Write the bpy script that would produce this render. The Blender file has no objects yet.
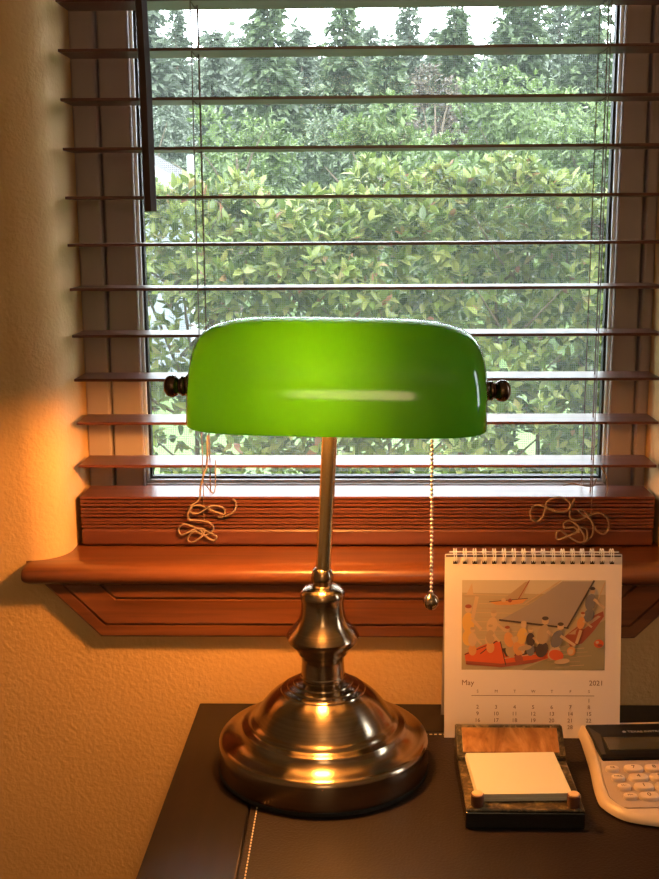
import bpy, bmesh, math, random
import numpy as np
from mathutils import Vector, Matrix
R = math.radians
PI = math.pi
scene = bpy.context.scene
COL = scene.collection
random.seed(7)

# ------------------------------------------------------------------ helpers
def chain_matrix(o):
    m = Matrix.Identity(4)
    while o is not None:
        m = o.matrix_basis @ m
        o = o.parent
    return m

def link(name, me, mats, parent=None, smooth=None):
    o = bpy.data.objects.new(name, me)
    COL.objects.link(o)
    if parent is not None:
        o.parent = parent
    for m in (mats if isinstance(mats, (list, tuple)) else [mats]):
        me.materials.append(m)
    if smooth is not None:
        me.shade_smooth()
        me.set_sharp_from_angle(angle=R(smooth))
    return o

def obj(name, bm, mats, parent=None, smooth=None, local=False):
    """bm is in world coordinates (or in the parent's with local=True)"""
    if parent is not None and not local:
        bm.transform(chain_matrix(parent).inverted())
    bmesh.ops.recalc_face_normals(bm, faces=bm.faces[:])
    me = bpy.data.meshes.new(name)
    bm.to_mesh(me)
    bm.free()
    return link(name, me, mats, parent, smooth)

def tag(o, label=None, cat=None, group=None, kind=None):
    if label: o['label'] = label
    if cat: o['category'] = cat
    if group: o['group'] = group
    if kind: o['kind'] = kind
    return o

def empty(name, loc=(0, 0, 0), rot=(0, 0, 0)):
    e = bpy.data.objects.new(name, None)
    e.empty_display_size = 0.05
    COL.objects.link(e)
    e.location = loc
    e.rotation_euler = rot
    e.matrix_basis = Matrix.Translation(loc) @ Matrix.Rotation(rot[2], 4, 'Z')
    return e

def box(bm, x0, x1, y0, y1, z0, z1, bevel=0.0, seg=2, mi=0):
    r = bmesh.ops.create_cube(bm, size=1.0)
    vs = r['verts']
    for v in vs:
        v.co = Vector((x0 + (v.co.x + .5) * (x1 - x0), y0 + (v.co.y + .5) * (y1 - y0), z0 + (v.co.z + .5) * (z1 - z0)))
    fs = set(f for v in vs for f in v.link_faces)
    for f in fs: f.material_index = mi
    if bevel > 0:
        es = list(set(e for v in vs for e in v.link_edges))
        bmesh.ops.bevel(bm, geom=es, offset=bevel, segments=seg, profile=.5, affect='EDGES', material=-1)

def new_box(*a, **k):
    bm = bmesh.new(); box(bm, *a, **k); return bm

def lathe(bm, prof, cx=0, cy=0, cz=0, seg=72, mi=0):
    rings = []
    for r, z in prof:
        if r < 1e-6:
            rings.append([bm.verts.new((cx, cy, cz + z))])
        else:
            rings.append([bm.verts.new((cx + r * math.cos(2 * PI * i / seg), cy + r * math.sin(2 * PI * i / seg), cz + z)) for i in range(seg)])
    for a, b in zip(rings[:-1], rings[1:]):
        if len(a) == 1 and len(b) == 1: continue
        for i in range(seg):
            j = (i + 1) % seg
            if len(a) == 1: f = bm.faces.new((a[0], b[i], b[j]))
            elif len(b) == 1: f = bm.faces.new((a[i], b[0], a[j]))
            else: f = bm.faces.new((a[i], b[i], b[j], a[j]))
            f.material_index = mi
    if len(rings[0]) > 1: bm.faces.new(rings[0][::-1]).material_index = mi
    if len(rings[-1]) > 1: bm.faces.new(rings[-1]).material_index = mi

def spline(pts, n=8):
    """Catmull-Rom through the points"""
    P = [Vector(p) for p in pts]
    P = [P[0] * 2 - P[1]] + P + [P[-1] * 2 - P[-2]]
    out = []
    for i in range(1, len(P) - 2):
        a, b, c, d = P[i - 1:i + 3]
        for k in range(n):
            t = k / n
            out.append(.5 * ((2 * b) + (c - a) * t + (2 * a - 5 * b + 4 * c - d) * t * t + (3 * b - a - 3 * c + d) * t ** 3))
    out.append(P[-2])
    return out

def tube(bm, pts, r, seg=6, mi=0, closed=False):
    P = [Vector(p) for p in pts]
    n = len(P)
    rad = r if callable(r) else (lambda t: r)
    rings = []
    up = None
    for i in range(n):
        if closed: t = P[(i + 1) % n] - P[i - 1]
        else: t = P[min(i + 1, n - 1)] - P[max(i - 1, 0)]
        t.normalize()
        if up is None:
            up = t.orthogonal().normalized()
        else:
            up = (up - t * up.dot(t))
            up = up.normalized() if up.length > 1e-6 else t.orthogonal().normalized()
        s = t.cross(up)
        rr = rad(i / max(1, n - 1))
        rings.append([bm.verts.new(P[i] + (up * math.cos(2 * PI * k / seg) + s * math.sin(2 * PI * k / seg)) * rr) for k in range(seg)])
    pairs = list(zip(rings[:-1], rings[1:]))
    if closed: pairs.append((rings[-1], rings[0]))
    for a, b in pairs:
        for k in range(seg):
            bm.faces.new((a[k], a[(k + 1) % seg], b[(k + 1) % seg], b[k])).material_index = mi
    if not closed:
        bm.faces.new(rings[0][::-1]).material_index = mi
        bm.faces.new(rings[-1]).material_index = mi

def prism(bm, poly, axis, a, b, mi=0):
    """poly: 2D points; axis 'x': (y,z) extruded in x; 'y': (x,z) in y; 'z': (x,y) in z"""
    def P(p, t):
        if axis == 'x': return (t, p[0], p[1])
        if axis == 'y': return (p[0], t, p[1])
        return (p[0], p[1], t)
    A = [bm.verts.new(P(p, a)) for p in poly]
    B = [bm.verts.new(P(p, b)) for p in poly]
    n = len(poly)
    for i in range(n):
        bm.faces.new((A[i], A[(i + 1) % n], B[(i + 1) % n], B[i])).material_index = mi
    bm.faces.new(A[::-1]).material_index = mi
    bm.faces.new(B).material_index = mi

def text_bm(bm, body, size, mat4, align='CENTER', depth=0.00008):
    cu = bpy.data.curves.new('txt', 'FONT')
    cu.body = body; cu.size = size; cu.align_x = align; cu.align_y = 'CENTER'
    cu.extrude = depth; cu.resolution_u = 3
    o = bpy.data.objects.new('txt', cu)
    COL.objects.link(o)
    dg = bpy.context.evaluated_depsgraph_get()
    me = bpy.data.meshes.new_from_object(o.evaluated_get(dg))
    me.transform(mat4)
    bm.from_mesh(me)
    bpy.data.meshes.remove(me)
    bpy.data.objects.remove(o)
    bpy.data.curves.remove(cu)

# ------------------------------------------------------------------ materials
def mat(name, color=(.8, .8, .8), rough=.5, metal=0., coat=0., coat_rough=.1, spec=.5, aniso=0.):
    m = bpy.data.materials.new(name)
    m.use_nodes = True
    b = m.node_tree.nodes['Principled BSDF']
    b.inputs['Base Color'].default_value = (*color, 1)
    b.inputs['Roughness'].default_value = rough
    b.inputs['Metallic'].default_value = metal
    b.inputs['Coat Weight'].default_value = coat
    b.inputs['Coat Roughness'].default_value = coat_rough
    b.inputs['Specular IOR Level'].default_value = spec
    b.inputs['Anisotropic'].default_value = aniso
    return m

def nodes(m): return m.node_tree.nodes, m.node_tree.links, m.node_tree.nodes.get('Principled BSDF')

def tex_noise(m, scale=(1, 1, 1), nscale=5., detail=4., rough=.55, coord='Object', distortion=0.):
    N, L, b = nodes(m)
    tc = N.new('ShaderNodeTexCoord'); mp = N.new('ShaderNodeMapping'); no = N.new('ShaderNodeTexNoise')
    mp.inputs['Scale'].default_value = scale
    no.inputs['Scale'].default_value = nscale; no.inputs['Detail'].default_value = detail
    no.inputs['Roughness'].default_value = rough; no.inputs['Distortion'].default_value = distortion
    L.new(tc.outputs[coord], mp.inputs['Vector']); L.new(mp.outputs[0], no.inputs['Vector'])
    return no

def ramp(m, src, stops, interp='LINEAR'):
    N, L, b = nodes(m)
    cr = N.new('ShaderNodeValToRGB')
    cr.color_ramp.interpolation = interp
    e = cr.color_ramp.elements
    while len(e) < len(stops): e.new(.5)
    for q, (p, c) in zip(e, stops):
        q.position = p; q.color = (*c, 1)
    L.new(src, cr.inputs[0])
    return cr.outputs[0]

def bump(m, src, strength=.2, dist=.001):
    N, L, b = nodes(m)
    bp = N.new('ShaderNodeBump')
    bp.inputs['Strength'].default_value = strength; bp.inputs['Distance'].default_value = dist
    L.new(src, bp.inputs['Height']); L.new(bp.outputs[0], b.inputs['Normal'])

def wood(name, dark, mid, light, axis=0, rough=.35, coat=.25, grain=1.):
    m = mat(name, mid, rough, coat=coat, coat_rough=.18)
    N, L, b = nodes(m)
    sc = [60 * grain] * 3; sc[axis] = 3.2 * grain
    no = tex_noise(m, sc, 1.0, 6, .6, distortion=.6)
    L.new(ramp(m, no.outputs['Fac'], [(.28, dark), (.52, mid), (.75, light)]), b.inputs['Base Color'])
    bump(m, no.outputs['Fac'], .06, .0004)
    return m

def plaster(name, color, bs=.55):
    m = mat(name, color, .75, spec=.3)
    N, L, b = nodes(m)
    n1 = tex_noise(m, (1, 1, 1), 210, 3, .5)
    n2 = tex_noise(m, (1, 1, 1), 9, 3, .5)
    c2 = tuple(c * .93 for c in color)
    L.new(ramp(m, n2.outputs['Fac'], [(.35, c2), (.65, color)]), b.inputs['Base Color'])
    bump(m, n1.outputs['Fac'], bs, .0016)
    return m

M = {}
M['wall'] = plaster('warm_plaster', (.66, .40, .17))
M['wall_plain'] = plaster('beige_plaster', (.55, .45, .33), .2)
M['ceiling'] = plaster('ceiling_white', (.75, .72, .66), .3)
M['carpet'] = plaster('carpet', (.22, .17, .13), .8)
M['sill'] = wood('cherry_sill', (.085, .026, .011), (.17, .053, .020), (.245, .086, .033), 0, .3, .35)
M['slat'] = wood('cherry_slat', (.075, .021, .013), (.12, .036, .023), (.17, .055, .034), 0, .34, .08)
M['vinyl'] = mat('almond_vinyl', (.38, .30, .29), .4)
M['spacer'] = mat('aluminium_spacer', (.85, .87, .9), .35, metal=.6)
M['gasket'] = mat('black_gasket', (.015, .015, .02), .5)
M['cord'] = mat('tan_cord', (.25, .175, .135), .8)
M['cord_dark'] = mat('brown_cord', (.16, .10, .08), .8)
M['wand'] = wood('wand_wood', (.02, .009, .008), (.04, .018, .014), (.06, .028, .02), 2, .55, .0)

# desk
M['desk'] = wood('espresso_wood', (.004, .0025, .003), (.006, .0035, .004), (.009, .005, .0055), 1, .5, .42, 1.3)
M['desk'].node_tree.nodes['Principled BSDF'].inputs['Coat Roughness'].default_value = .24
M['desk'].node_tree.nodes['Principled BSDF'].inputs['Specular IOR Level'].default_value = .15
m = M['leather'] = mat('brown_leather', (.0135, .0078, .0080), .5, spec=.2)
N, L, b = nodes(m)
vo = N.new('ShaderNodeTexVoronoi'); vo.inputs['Scale'].default_value = 420
tc = N.new('ShaderNodeTexCoord'); L.new(tc.outputs['Object'], vo.inputs['Vector'])
bump(m, vo.outputs['Distance'], .35, .0006)
M['stitch'] = mat('cream_thread', (.75, .62, .45), .8)

# brass
ANISO = .25
def brass(name, c1, c2, rough):
    m = mat(name, c1, rough, metal=1., aniso=.85)
    N, L, b = nodes(m)
    tg = N.new('ShaderNodeTangent'); tg.direction_type = 'RADIAL'; tg.axis = 'Z'
    L.new(tg.outputs[0], b.inputs['Tangent']); b.inputs['Anisotropic Rotation'].default_value = ANISO
    no = tex_noise(m, (8, 8, 900), 1., 3, .6)
    L.new(ramp(m, no.outputs['Fac'], [(.3, c1), (.7, c2)]), b.inputs['Base Color'])
    return m
M['brass'] = brass('antique_brass', (.30, .215, .14), (.40, .29, .195), .21)
M['brass_pole'] = mat('satin_brass', (.85, .62, .32), .24, metal=1.)
M['bronze'] = brass('dark_bronze', (.10, .065, .045), (.14, .09, .06), .25)
M['rubber'] = mat('black_felt', (.012, .011, .01), .9)
M['chain'] = mat('chain_brass', (.75, .62, .42), .3, metal=1.)

def glass_shade(name, col, coat, fac):
    m = bpy.data.materials.new(name); m.use_nodes = True
    N, L = m.node_tree.nodes, m.node_tree.links
    N.clear()
    out = N.new('ShaderNodeOutputMaterial')
    d = N.new('ShaderNodeBsdfDiffuse'); d.inputs['Color'].default_value = (*col[0], 1)
    t = N.new('ShaderNodeBsdfTranslucent'); t.inputs['Color'].default_value = (*col[1], 1)
    mx = N.new('ShaderNodeMixShader'); mx.inputs[0].default_value = fac
    L.new(d.outputs[0], mx.inputs[1]); L.new(t.outputs[0], mx.inputs[2])
    g = N.new('ShaderNodeBsdfGlossy'); g.inputs['Roughness'].default_value = .10
    fr = N.new('ShaderNodeFresnel'); fr.inputs['IOR'].default_value = 1.6
    m2 = N.new('ShaderNodeMixShader')
    if coat: L.new(fr.outputs[0], m2.inputs[0])
    else: m2.inputs[0].default_value = 0
    L.new(mx.outputs[0], m2.inputs[1]); L.new(g.outputs[0], m2.inputs[2])
    L.new(m2.outputs[0], out.inputs['Surface'])
    return m
M['shade_green'] = glass_shade('green_cased_glass', ((.006, .27, .02), (.090, .42, .006)), True, .42)
M['shade_white'] = glass_shade('opal_glass_lining', ((.62, .62, .58), (.34, .36, .31)), False, .28)

def emit(name, col, s):
    m = bpy.data.materials.new(name); m.use_nodes = True
    N, L, b = nodes(m)
    b.inputs['Base Color'].default_value = (*col, 1)
    b.inputs['Emission Color'].default_value = (*col, 1)
    b.inputs['Emission Strength'].default_value = s
    return m
M['bulb'] = emit('lit_bulb', (1., .40, .08), 700.)
M['diffuser'] = emit('lit_diffuser', (1., .70, .36), 7.)

# window glass and insect screen
m = M['glass'] = bpy.data.materials.new('window_glass'); m.use_nodes = True
N, L = m.node_tree.nodes, m.node_tree.links; N.clear()
out = N.new('ShaderNodeOutputMaterial'); tr = N.new('ShaderNodeBsdfTransparent'); gl = N.new('ShaderNodeBsdfGlossy')
gl.inputs['Roughness'].default_value = .02
tr.inputs['Color'].default_value = (.96, .98, .97, 1)
fr = N.new('ShaderNodeFresnel'); fr.inputs['IOR'].default_value = 1.08
mx = N.new('ShaderNodeMixShader')
L.new(fr.outputs[0], mx.inputs[0]); L.new(tr.outputs[0], mx.inputs[1]); L.new(gl.outputs[0], mx.inputs[2]); L.new(mx.outputs[0], out.inputs['Surface'])

m = M['screen'] = bpy.data.materials.new('insect_mesh'); m.use_nodes = True
N, L = m.node_tree.nodes, m.node_tree.links; N.clear()
out = N.new('ShaderNodeOutputMaterial'); tr = N.new('ShaderNodeBsdfTransparent')
d = N.new('ShaderNodeBsdfDiffuse'); d.inputs['Color'].default_value = (.19, .20, .20, 1)
t = N.new('ShaderNodeBsdfTranslucent'); t.inputs['Color'].default_value = (.19, .20, .20, 1)
dm = N.new('ShaderNodeMixShader'); dm.inputs[0].default_value = .5
L.new(d.outputs[0], dm.inputs[1]); L.new(t.outputs[0], dm.inputs[2])
tc = N.new('ShaderNodeTexCoord'); sp = N.new('ShaderNodeSeparateXYZ'); L.new(tc.outputs['Object'], sp.inputs[0])
wires = []
for ax in ('X', 'Z'):
    a = N.new('ShaderNodeMath'); a.operation = 'DIVIDE'; a.inputs[1].default_value = .0021; L.new(sp.outputs[ax], a.inputs[0])
    f = N.new('ShaderNodeMath'); f.operation = 'FRACT'; L.new(a.outputs[0], f.inputs[0])
    c = N.new('ShaderNodeMath'); c.operation = 'LESS_THAN'; c.inputs[1].default_value = .15; L.new(f.outputs[0], c.inputs[0])
    wires.append(c)
w = N.new('ShaderNodeMath'); w.operation = 'MAXIMUM'
L.new(wires[0].outputs[0], w.inputs[0]); L.new(wires[1].outputs[0], w.inputs[1])
mx = N.new('ShaderNodeMixShader')
L.new(w.outputs[0], mx.inputs[0]); L.new(tr.outputs[0], mx.inputs[1]); L.new(dm.outputs[0], mx.inputs[2]); L.new(mx.outputs[0], out.inputs['Surface'])

# desk-top objects
M['paper'] = mat('white_card', (.86, .72, .66), .6)
M['paper_back'] = mat('grey_card', (.45, .38, .33), .7)
M['ink'] = mat('brown_ink', (.24, .11, .065), .7)
M['wire'] = mat('white_wire', (.82, .80, .78), .35)
M['hole'] = mat('punched_hole', (.05, .025, .02), .9)
M['note'] = mat('note_paper', (.56, .53, .46), .7)
m = M['stone'] = mat('dark_marble', (.05, .035, .022), .3, coat=.3)
N, L, b = nodes(m)
no = tex_noise(m, (1, 1, 1), 120, 6, .65, distortion=1.2)
L.new(ramp(m, no.outputs['Fac'], [(.36, (.012, .009, .007)), (.5, (.06, .042, .024)), (.62, (.20, .145, .075)), (.72, (.34, .27, .17))]), b.inputs['Base Color'])
M['lacquer'] = mat('black_lacquer', (.008, .008, .010), .22, coat=.3)
m = M['burl'] = mat('burl_inlay', (.35, .16, .06), .3, coat=.4)
N, L, b = nodes(m)
no = tex_noise(m, (1, .5, .5), 55, 5, .6, distortion=2.)
L.new(ramp(m, no.outputs['Fac'], [(.3, (.20, .075, .022)), (.55, (.36, .165, .055)), (.75, (.48, .25, .10))]), b.inputs['Base Color'])
M['post'] = mat('copper_post', (.11, .04, .022), .35, coat=.3)
M['post_tip'] = mat('tan_tip', (.62, .42, .25), .4)
M['calc'] = mat('champagne_plastic', (.62, .49, .40), .38, coat=.15)
M['calc_panel'] = mat('panel_plastic', (.42, .33, .28), .45)
M['calc_black'] = mat('black_plastic', (.006, .0055, .007), .4, spec=.25)
M['calc_bevel'] = mat('charcoal_plastic', (.030, .026, .025), .4)
M['lcd'] = mat('lcd_glass', (.055, .05, .04), .15)
M['key'] = mat('key_plastic', (.66, .52, .43), .4)
M['key_ink'] = mat('key_print', (.06, .035, .03), .6)
M['logo'] = mat('grey_print', (.42, .40, .40), .5)

def leaf_mat(name, stops, trans=.35, gloss=.06):
    m = bpy.data.materials.new(name); m.use_nodes = True
    N, L, b = nodes(m)
    ge = N.new('ShaderNodeNewGeometry')
    col = ramp(m, ge.outputs['Random Per Island'], stops)
    b.inputs['Roughness'].default_value = .34
    b.inputs['Specular IOR Level'].default_value = .55
    L.new(col, b.inputs['Base Color'])
    t = N.new('ShaderNodeBsdfTranslucent'); L.new(col, t.inputs['Color'])
    mx = N.new('ShaderNodeMixShader'); mx.inputs[0].default_value = trans
    out = N['Material Output']
    L.new(b.outputs[0], mx.inputs[1]); L.new(t.outputs[0], mx.inputs[2]); L.new(mx.outputs[0], out.inputs['Surface'])
    return m
M['hedge_leaf'] = leaf_mat('hedge_leaf', [(0, (.05, .088, .017)), (.3, (.105, .155, .029)), (.6, (.18, .23, .05)), (.92, (.28, .31, .095)), (.975, (.27, .24, .09)), (.992, (.25, .11, .065))])
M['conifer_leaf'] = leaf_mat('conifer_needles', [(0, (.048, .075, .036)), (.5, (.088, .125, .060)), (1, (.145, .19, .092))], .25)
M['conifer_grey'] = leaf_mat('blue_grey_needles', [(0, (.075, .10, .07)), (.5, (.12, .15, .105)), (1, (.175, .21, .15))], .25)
M['green_leaf'] = leaf_mat('light_green_leaves', [(0, (.06, .10, .026)), (.5, (.105, .16, .045)), (1, (.17, .235, .075))])
M['pink_leaf'] = leaf_mat('dull_pink_leaves', [(0, (.07, .055, .045)), (.5, (.11, .085, .07)), (1, (.15, .135, .085))])
M['bark'] = mat('bark', (.16, .12, .09), .9)
M['grass'] = plaster('lawn', (.10, .16, .045), .6)
M['shed_wall'] = mat('pale_siding', (.22, .24, .28), .7)
M['shed_roof'] = mat('dark_shingle', (.05, .045, .05), .8)
M['white_paint'] = mat('white_paint', (.5, .52, .54), .5)

# ------------------------------------------------------------------ layout
W = -.0515            # room face of the window wall
D = .763            # top of the desk
RX0, RX1 = -.297, .312      # sides of the window recess
STOOL = .9245

def structure(o): o['kind'] = 'structure'; return o

# wall with the window opening (bullnose corners)
def jamb_poly(xr, sgn, far):
    r = .038
    pts = [(far, W), (xr - sgn * -1 * 0 + sgn * r, W)]
    for k in range(1, 9):
        a = PI / 2 * k / 8
        pts.append((xr + sgn * r - sgn * r * math.sin(a), W + r - r * math.cos(a)))
    pts += [(xr, .14), (far, .14)]
    return pts
bm = bmesh.new()
prism(bm, jamb_poly(RX0, -1, -1.5), 'z', .903, 1.93)
prism(bm, jamb_poly(RX1, 1, 2.0), 'z', .903, 1.93)
box(bm, -1.5, 2.0, W, .14, 0, .903)
box(bm, -1.5, 2.0, W, .14, 1.93, 2.45)
structure(obj('wall_back', bm, M['wall'], smooth=30))
structure(obj('wall_left', new_box(-1.6, -1.5, -3.3, .14, 0, 2.45), M['wall_plain']))
bm = bmesh.new()
WY0, WY1, WZ0, WZ1 = -.52, -.12, 1.0, 2.1
box(bm, 2.0, 2.1, -3.3, WY0, 0, 2.45); box(bm, 2.0, 2.1, WY1, .14, 0, 2.45)
box(bm, 2.0, 2.1, WY0, WY1, 0, WZ0); box(bm, 2.0, 2.1, WY0, WY1, WZ1, 2.45)
structure(obj('wall_right', bm, M['wall_plain']))
win2 = structure(empty('window_2', (2.05, (WY0 + WY1) / 2, WZ0)))
bm = bmesh.new()
for y0, y1, z0, z1 in ((WY0, WY0 + .05, WZ0, WZ1), (WY1 - .05, WY1, WZ0, WZ1), (WY0 + .05, WY1 - .05, WZ0, WZ0 + .05), (WY0 + .05, WY1 - .05, WZ1 - .05, WZ1), (WY0 + .05, WY1 - .05, 1.56, 1.59)):
    box(bm, 2.03, 2.08, y0, y1, z0, z1, .003)
obj('window_frame', bm, M['vinyl'], win2)
obj('glass', new_box(2.052, 2.056, WY0 + .05, WY1 - .05, WZ0 + .05, WZ1 - .05), M['glass'], win2)
structure(obj('wall_front', new_box(-1.6, 2.1, -3.4, -3.3, 0, 2.45), M['wall_plain']))
structure(obj('floor', new_box(-1.6, 2.1, -3.4, .14, -.1, 0), M['carpet']))
structure(obj('ceiling', new_box(-1.6, 2.1, -3.4, .14, 2.45, 2.55), M['ceiling']))

# ------------------------------------------------------------------ window
win = structure(empty('window_1', (0, 0, STOOL)))
GX0, GX1, GZ0, GZ1 = -.2327, .2677, .9775, 1.86
def ring_frame(bm, x0, x1, z0, z1, wl, wr, wb, wt, y0, y1, bev=.0025):
    box(bm, x0, x0 + wl, y0, y1, z0, z1, bev)
    box(bm, x1 - wr, x1, y0, y1, z0, z1, bev)
    box(bm, x0 + wl, x1 - wr, y0, y1, z0, z0 + wb, bev)
    box(bm, x0 + wl, x1 - wr, y0, y1, z1 - wt, z1, bev)
bm = bmesh.new(); ring_frame(bm, RX0, RX1, .905, 1.93, .026, .012, .022, .03, .072, .14)
obj('window_frame', bm, M['vinyl'], win)
bm = bmesh.new(); ring_frame(bm, RX0 + .027, RX1 - .013, .928, 1.90, GX0 - RX0 - .031, RX1 - GX1 - .017, GZ0 - .932, .036, .079, .125)
obj('sash', bm, M['vinyl'], win)
bm = bmesh.new(); ring_frame(bm, GX0 - .004, GX1 + .004, GZ0 - .004, GZ1 + .004, .0032, .0032, .0032, .0032, .086, .110, .0004)
obj('glazing_bead', bm, M['spacer'], win)
bm = bmesh.new(); ring_frame(bm, GX0 - .0008, GX1 + .0008, GZ0 - .0008, GZ1 + .0008, .0026, .0026, .0026, .0026, .092, .104, .0003)
obj('gasket', bm, M['gasket'], win)
obj('glass', new_box(GX0, GX1, .096, .100, GZ0, GZ1), M['glass'], win)
obj('insect_screen', new_box(GX0 - .002, GX1 + .002, .1300, .1304, GZ0 - .002, GZ1 + .002), M['screen'], win)

# sill board: bullnose front, horns beyond the recess
bm = bmesh.new()
SY = -.0725
prof = []
zt, zb = STOOL, .9030
rr = (zt - zb) / 2
na = (W - SY) * .95
for k in range(0, 17):
    a = PI / 2 - PI * k / 16
    prof.append((SY + na - na * abs(math.cos(a)) ** .8, (zt + zb) / 2 + rr * math.copysign(abs(math.sin(a)) ** .8, math.sin(a))))
front = [(W, zt)] + [p for p in prof if p[0] < W] + [(W, zb)]
X0, X1 = -.335, .350
secs = []
for x, s in ((X0, .72), (X0 + .002, .9), (X0 + .006, 1.), (X1 - .006, 1.), (X1 - .002, .9), (X1, .72)):
    zc = (zt + zb) / 2
    secs.append([bm.verts.new((x, W + (p[0] - W) * (.85 + .15 * s), zc + (p[1] - zc) * s)) for p in front])
n = len(front)
for a, c in zip(secs[:-1], secs[1:]):
    for i in range(n):
        bm.faces.new((a[i], a[(i + 1) % n], c[(i + 1) % n], c[i]))
bm.faces.new(secs[0][::-1]); bm.faces.new(secs[-1])
pts = []
for xr, sg in ((RX0, -1), (RX1, 1)):
    arc = [(xr + sg * .038 * (1 - math.sin(PI / 2 * k / 8)), W + .038 * (1 - math.cos(PI / 2 * k / 8))) for k in range(9)]
    arc.append((xr, .071))
    pts += arc if sg < 0 else arc[::-1]
prism(bm, pts, 'z', zb, zt)
obj('window_sill', bm, M['sill'], win, smooth=35)

# apron moulding with mitred 45 degree returns
bm = bmesh.new()
zb0, ztop = .8478, .9032
xl, xr = -.2603, .2754
prf = [(0, 0), (0, .014), (.002, .0165), (.0125, .0175), (.0133, .0130), (.0148, .0130), (.0155, .0185), (.022, .0178), (.030, .0178), (.0375, .0190), (.0405, .0205), (.0412, .0135), (.0430, .0135), (.0437, .0195), (.0635, .0195), (.0635, 0)]
rows = []
for u, h in prf:
    u = min(u * .98, ztop - zb0); h *= .60
    q = .41421 * u
    t = ztop - zb0
    y = W - h
    e = min(u, t)
    xe = 2 * e / math.sqrt(2) - t
    if u / math.sqrt(2) > t: xe = t
    # end of the diagonal (cut by the sill), mitre corner, other corner, other end
    a = Vector((xl + min(xe, q), y, ztop if xe < q else zb0 + u))
    b_ = Vector((xl + q, y, zb0 + u)); c_ = Vector((xr - q, y, zb0 + u))
    d_ = Vector((xr - min(xe, q), y, ztop if xe < q else zb0 + u))
    rows.append([bm.verts.new(p) for p in (a, b_, c_, d_)])
for a, c in zip(rows[:-1], rows[1:]):
    for i in range(3):
        bm.faces.new((a[i], a[i + 1], c[i + 1], c[i]))
bmesh.ops.remove_doubles(bm, verts=bm.verts[:], dist=1e-6)
obj('sill_apron', bm, M['sill'], win, smooth=25)

# ------------------------------------------------------------------ venetian blind
blind = tag(empty('venetian_blind', (0, .025, STOOL)), 'dark cherry wooden venetian blind hanging open, lowest slats stacked on the sill', 'blind')
SX0, SX1 = -.2905, .305
def slat_bm(z):
    bm = bmesh.new()
    box(bm, SX0, SX1, 0, .050, z - .0014, z + .0014, .0004, 1)
    return bm
zs = [1.0105, 1.0555, 1.1005, 1.1455, 1.1925, 1.2365, 1.2828, 1.3298, 1.3766, 1.4225, 1.4683, 1.514, 1.56, 1.606, 1.652, 1.698, 1.744, 1.79, 1.836]
s0 = obj('slat', slat_bm(zs[0]), M['slat'], blind)
def more_slats(z):
    c = s0.copy(); COL.objects.link(c); c.parent = blind; c.location = (0, 0, z - zs[0])
    return c
for z in zs[1:]: more_slats(z)
for k in range(9): more_slats(.9770 - .0001 - k * .00385 - (.0006 if k in (3, 6) else 0))
obj('bottom_rail', new_box(SX0, SX1, -.001, .051, .9262, .9436, .0025), M['slat'], blind)
obj('headrail', new_box(SX0, SX1, -.004, .054, 1.875, 1.925, .002), M['slat'], blind)

# ladder and lift cords
for X in (-.161, .2398):
    lx = X
    bm = bmesh.new()
    for y in (-.0025, .0525):
        tube(bm, [(lx, y, 1.88), (lx + .0006, y, 1.4), (lx, y, .948)], .00055, 5)
    for z in zs:
        tube(bm, [(lx, -.0025, z - .0012), (lx, .025, z - .0026), (lx, .0525, z - .0012)], .0006, 5)
    obj('ladder_cord', bm, M['cord_dark'], blind)
    bm = bmesh.new()
    tube(bm, [(lx + .003, .025, 1.88), (lx + .004, .025, .935)], .0007, 5)
    obj('lift_cord', bm, M['cord_dark'], blind)

# loose loops of cord in front of the stacked slats
def px_front(x, y, Y=-.006):
    # photo position -> point just in front of the slat stack
    f = 1130.
    m3 = Matrix.Rotation(R(1.5), 3, 'Z') @ Matrix.Rotation(R(79), 3, 'X') @ Matrix.Rotation(R(-.35), 3, 'Z')
    d = m3 @ Vector(((x - 329.5) / f, -(y - 439.5) / f, -1))
    t = (Y + 1.138) / d.y
    return Vector((0, -1.138, 1.26)) + d * t
def loops(pts, parent, r=.00105):
    bm = bmesh.new()
    P = []
    for i, (x, y) in enumerate(pts):
        p = px_front(x, y, -.0045 - .0016 * (i % 3))
        P.append(p)
    tube(bm, spline(P, 6), r, 6)
    obj('loose_cord', bm, M['cord'], parent, smooth=60)
def g3(x, y): return (150 + x / 4.39, 360 + y / 4.39)
def g4(x, y): return (500 + x / 4.145, 440 + y / 4.145)
loops([g3(*p) for p in [(252, 330), (250, 450), (236, 500), (222, 560), (215, 612), (180, 640), (178, 668), (215, 672), (270, 640), (322, 650), (325, 676), (280, 664), (225, 640), (190, 640), (168, 670), (172, 700), (215, 705), (262, 715), (278, 745), (240, 770), (195, 752), (165, 785), (185, 800), (225, 775), (240, 745), (205, 738), (150, 720), (125, 745), (140, 768), (180, 750), (215, 740), (265, 760), (292, 775), (280, 792), (245, 775), (220, 745)]], blind)
loops([g3(*p) for p in [(240, 540), (262, 570), (284, 575), (288, 440)]], blind, .0007)
loops([g3(*p) for p in [(300, 690), (340, 682), (372, 660), (378, 625), (362, 610)]], blind)
loops([g4(*p) for p in [(418, 110), (440, 150), (446, 195), (440, 232)]], blind, .0007)
loops([g4(*p) for p in [(400, 160), (385, 190), (340, 188), (300, 180), (262, 188)]], blind, .0007)
loops([g4(*p) for p in [(310, 243), (290, 285), (250, 298), (205, 285), (190, 265), (215, 242), (255, 238), (285, 255), (292, 275), (270, 297), (225, 296), (180, 275), (145, 272), (126, 295), (128, 325), (152, 338), (178, 315), (188, 280)]], blind)
loops([g4(*p) for p in [(292, 285), (290, 320), (320, 333), (365, 315), (410, 303), (445, 325), (450, 365), (430, 390), (400, 375), (378, 335), (350, 295), (325, 290), (345, 310), (375, 330), (388, 365), (378, 400), (350, 425)]], blind)
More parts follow.
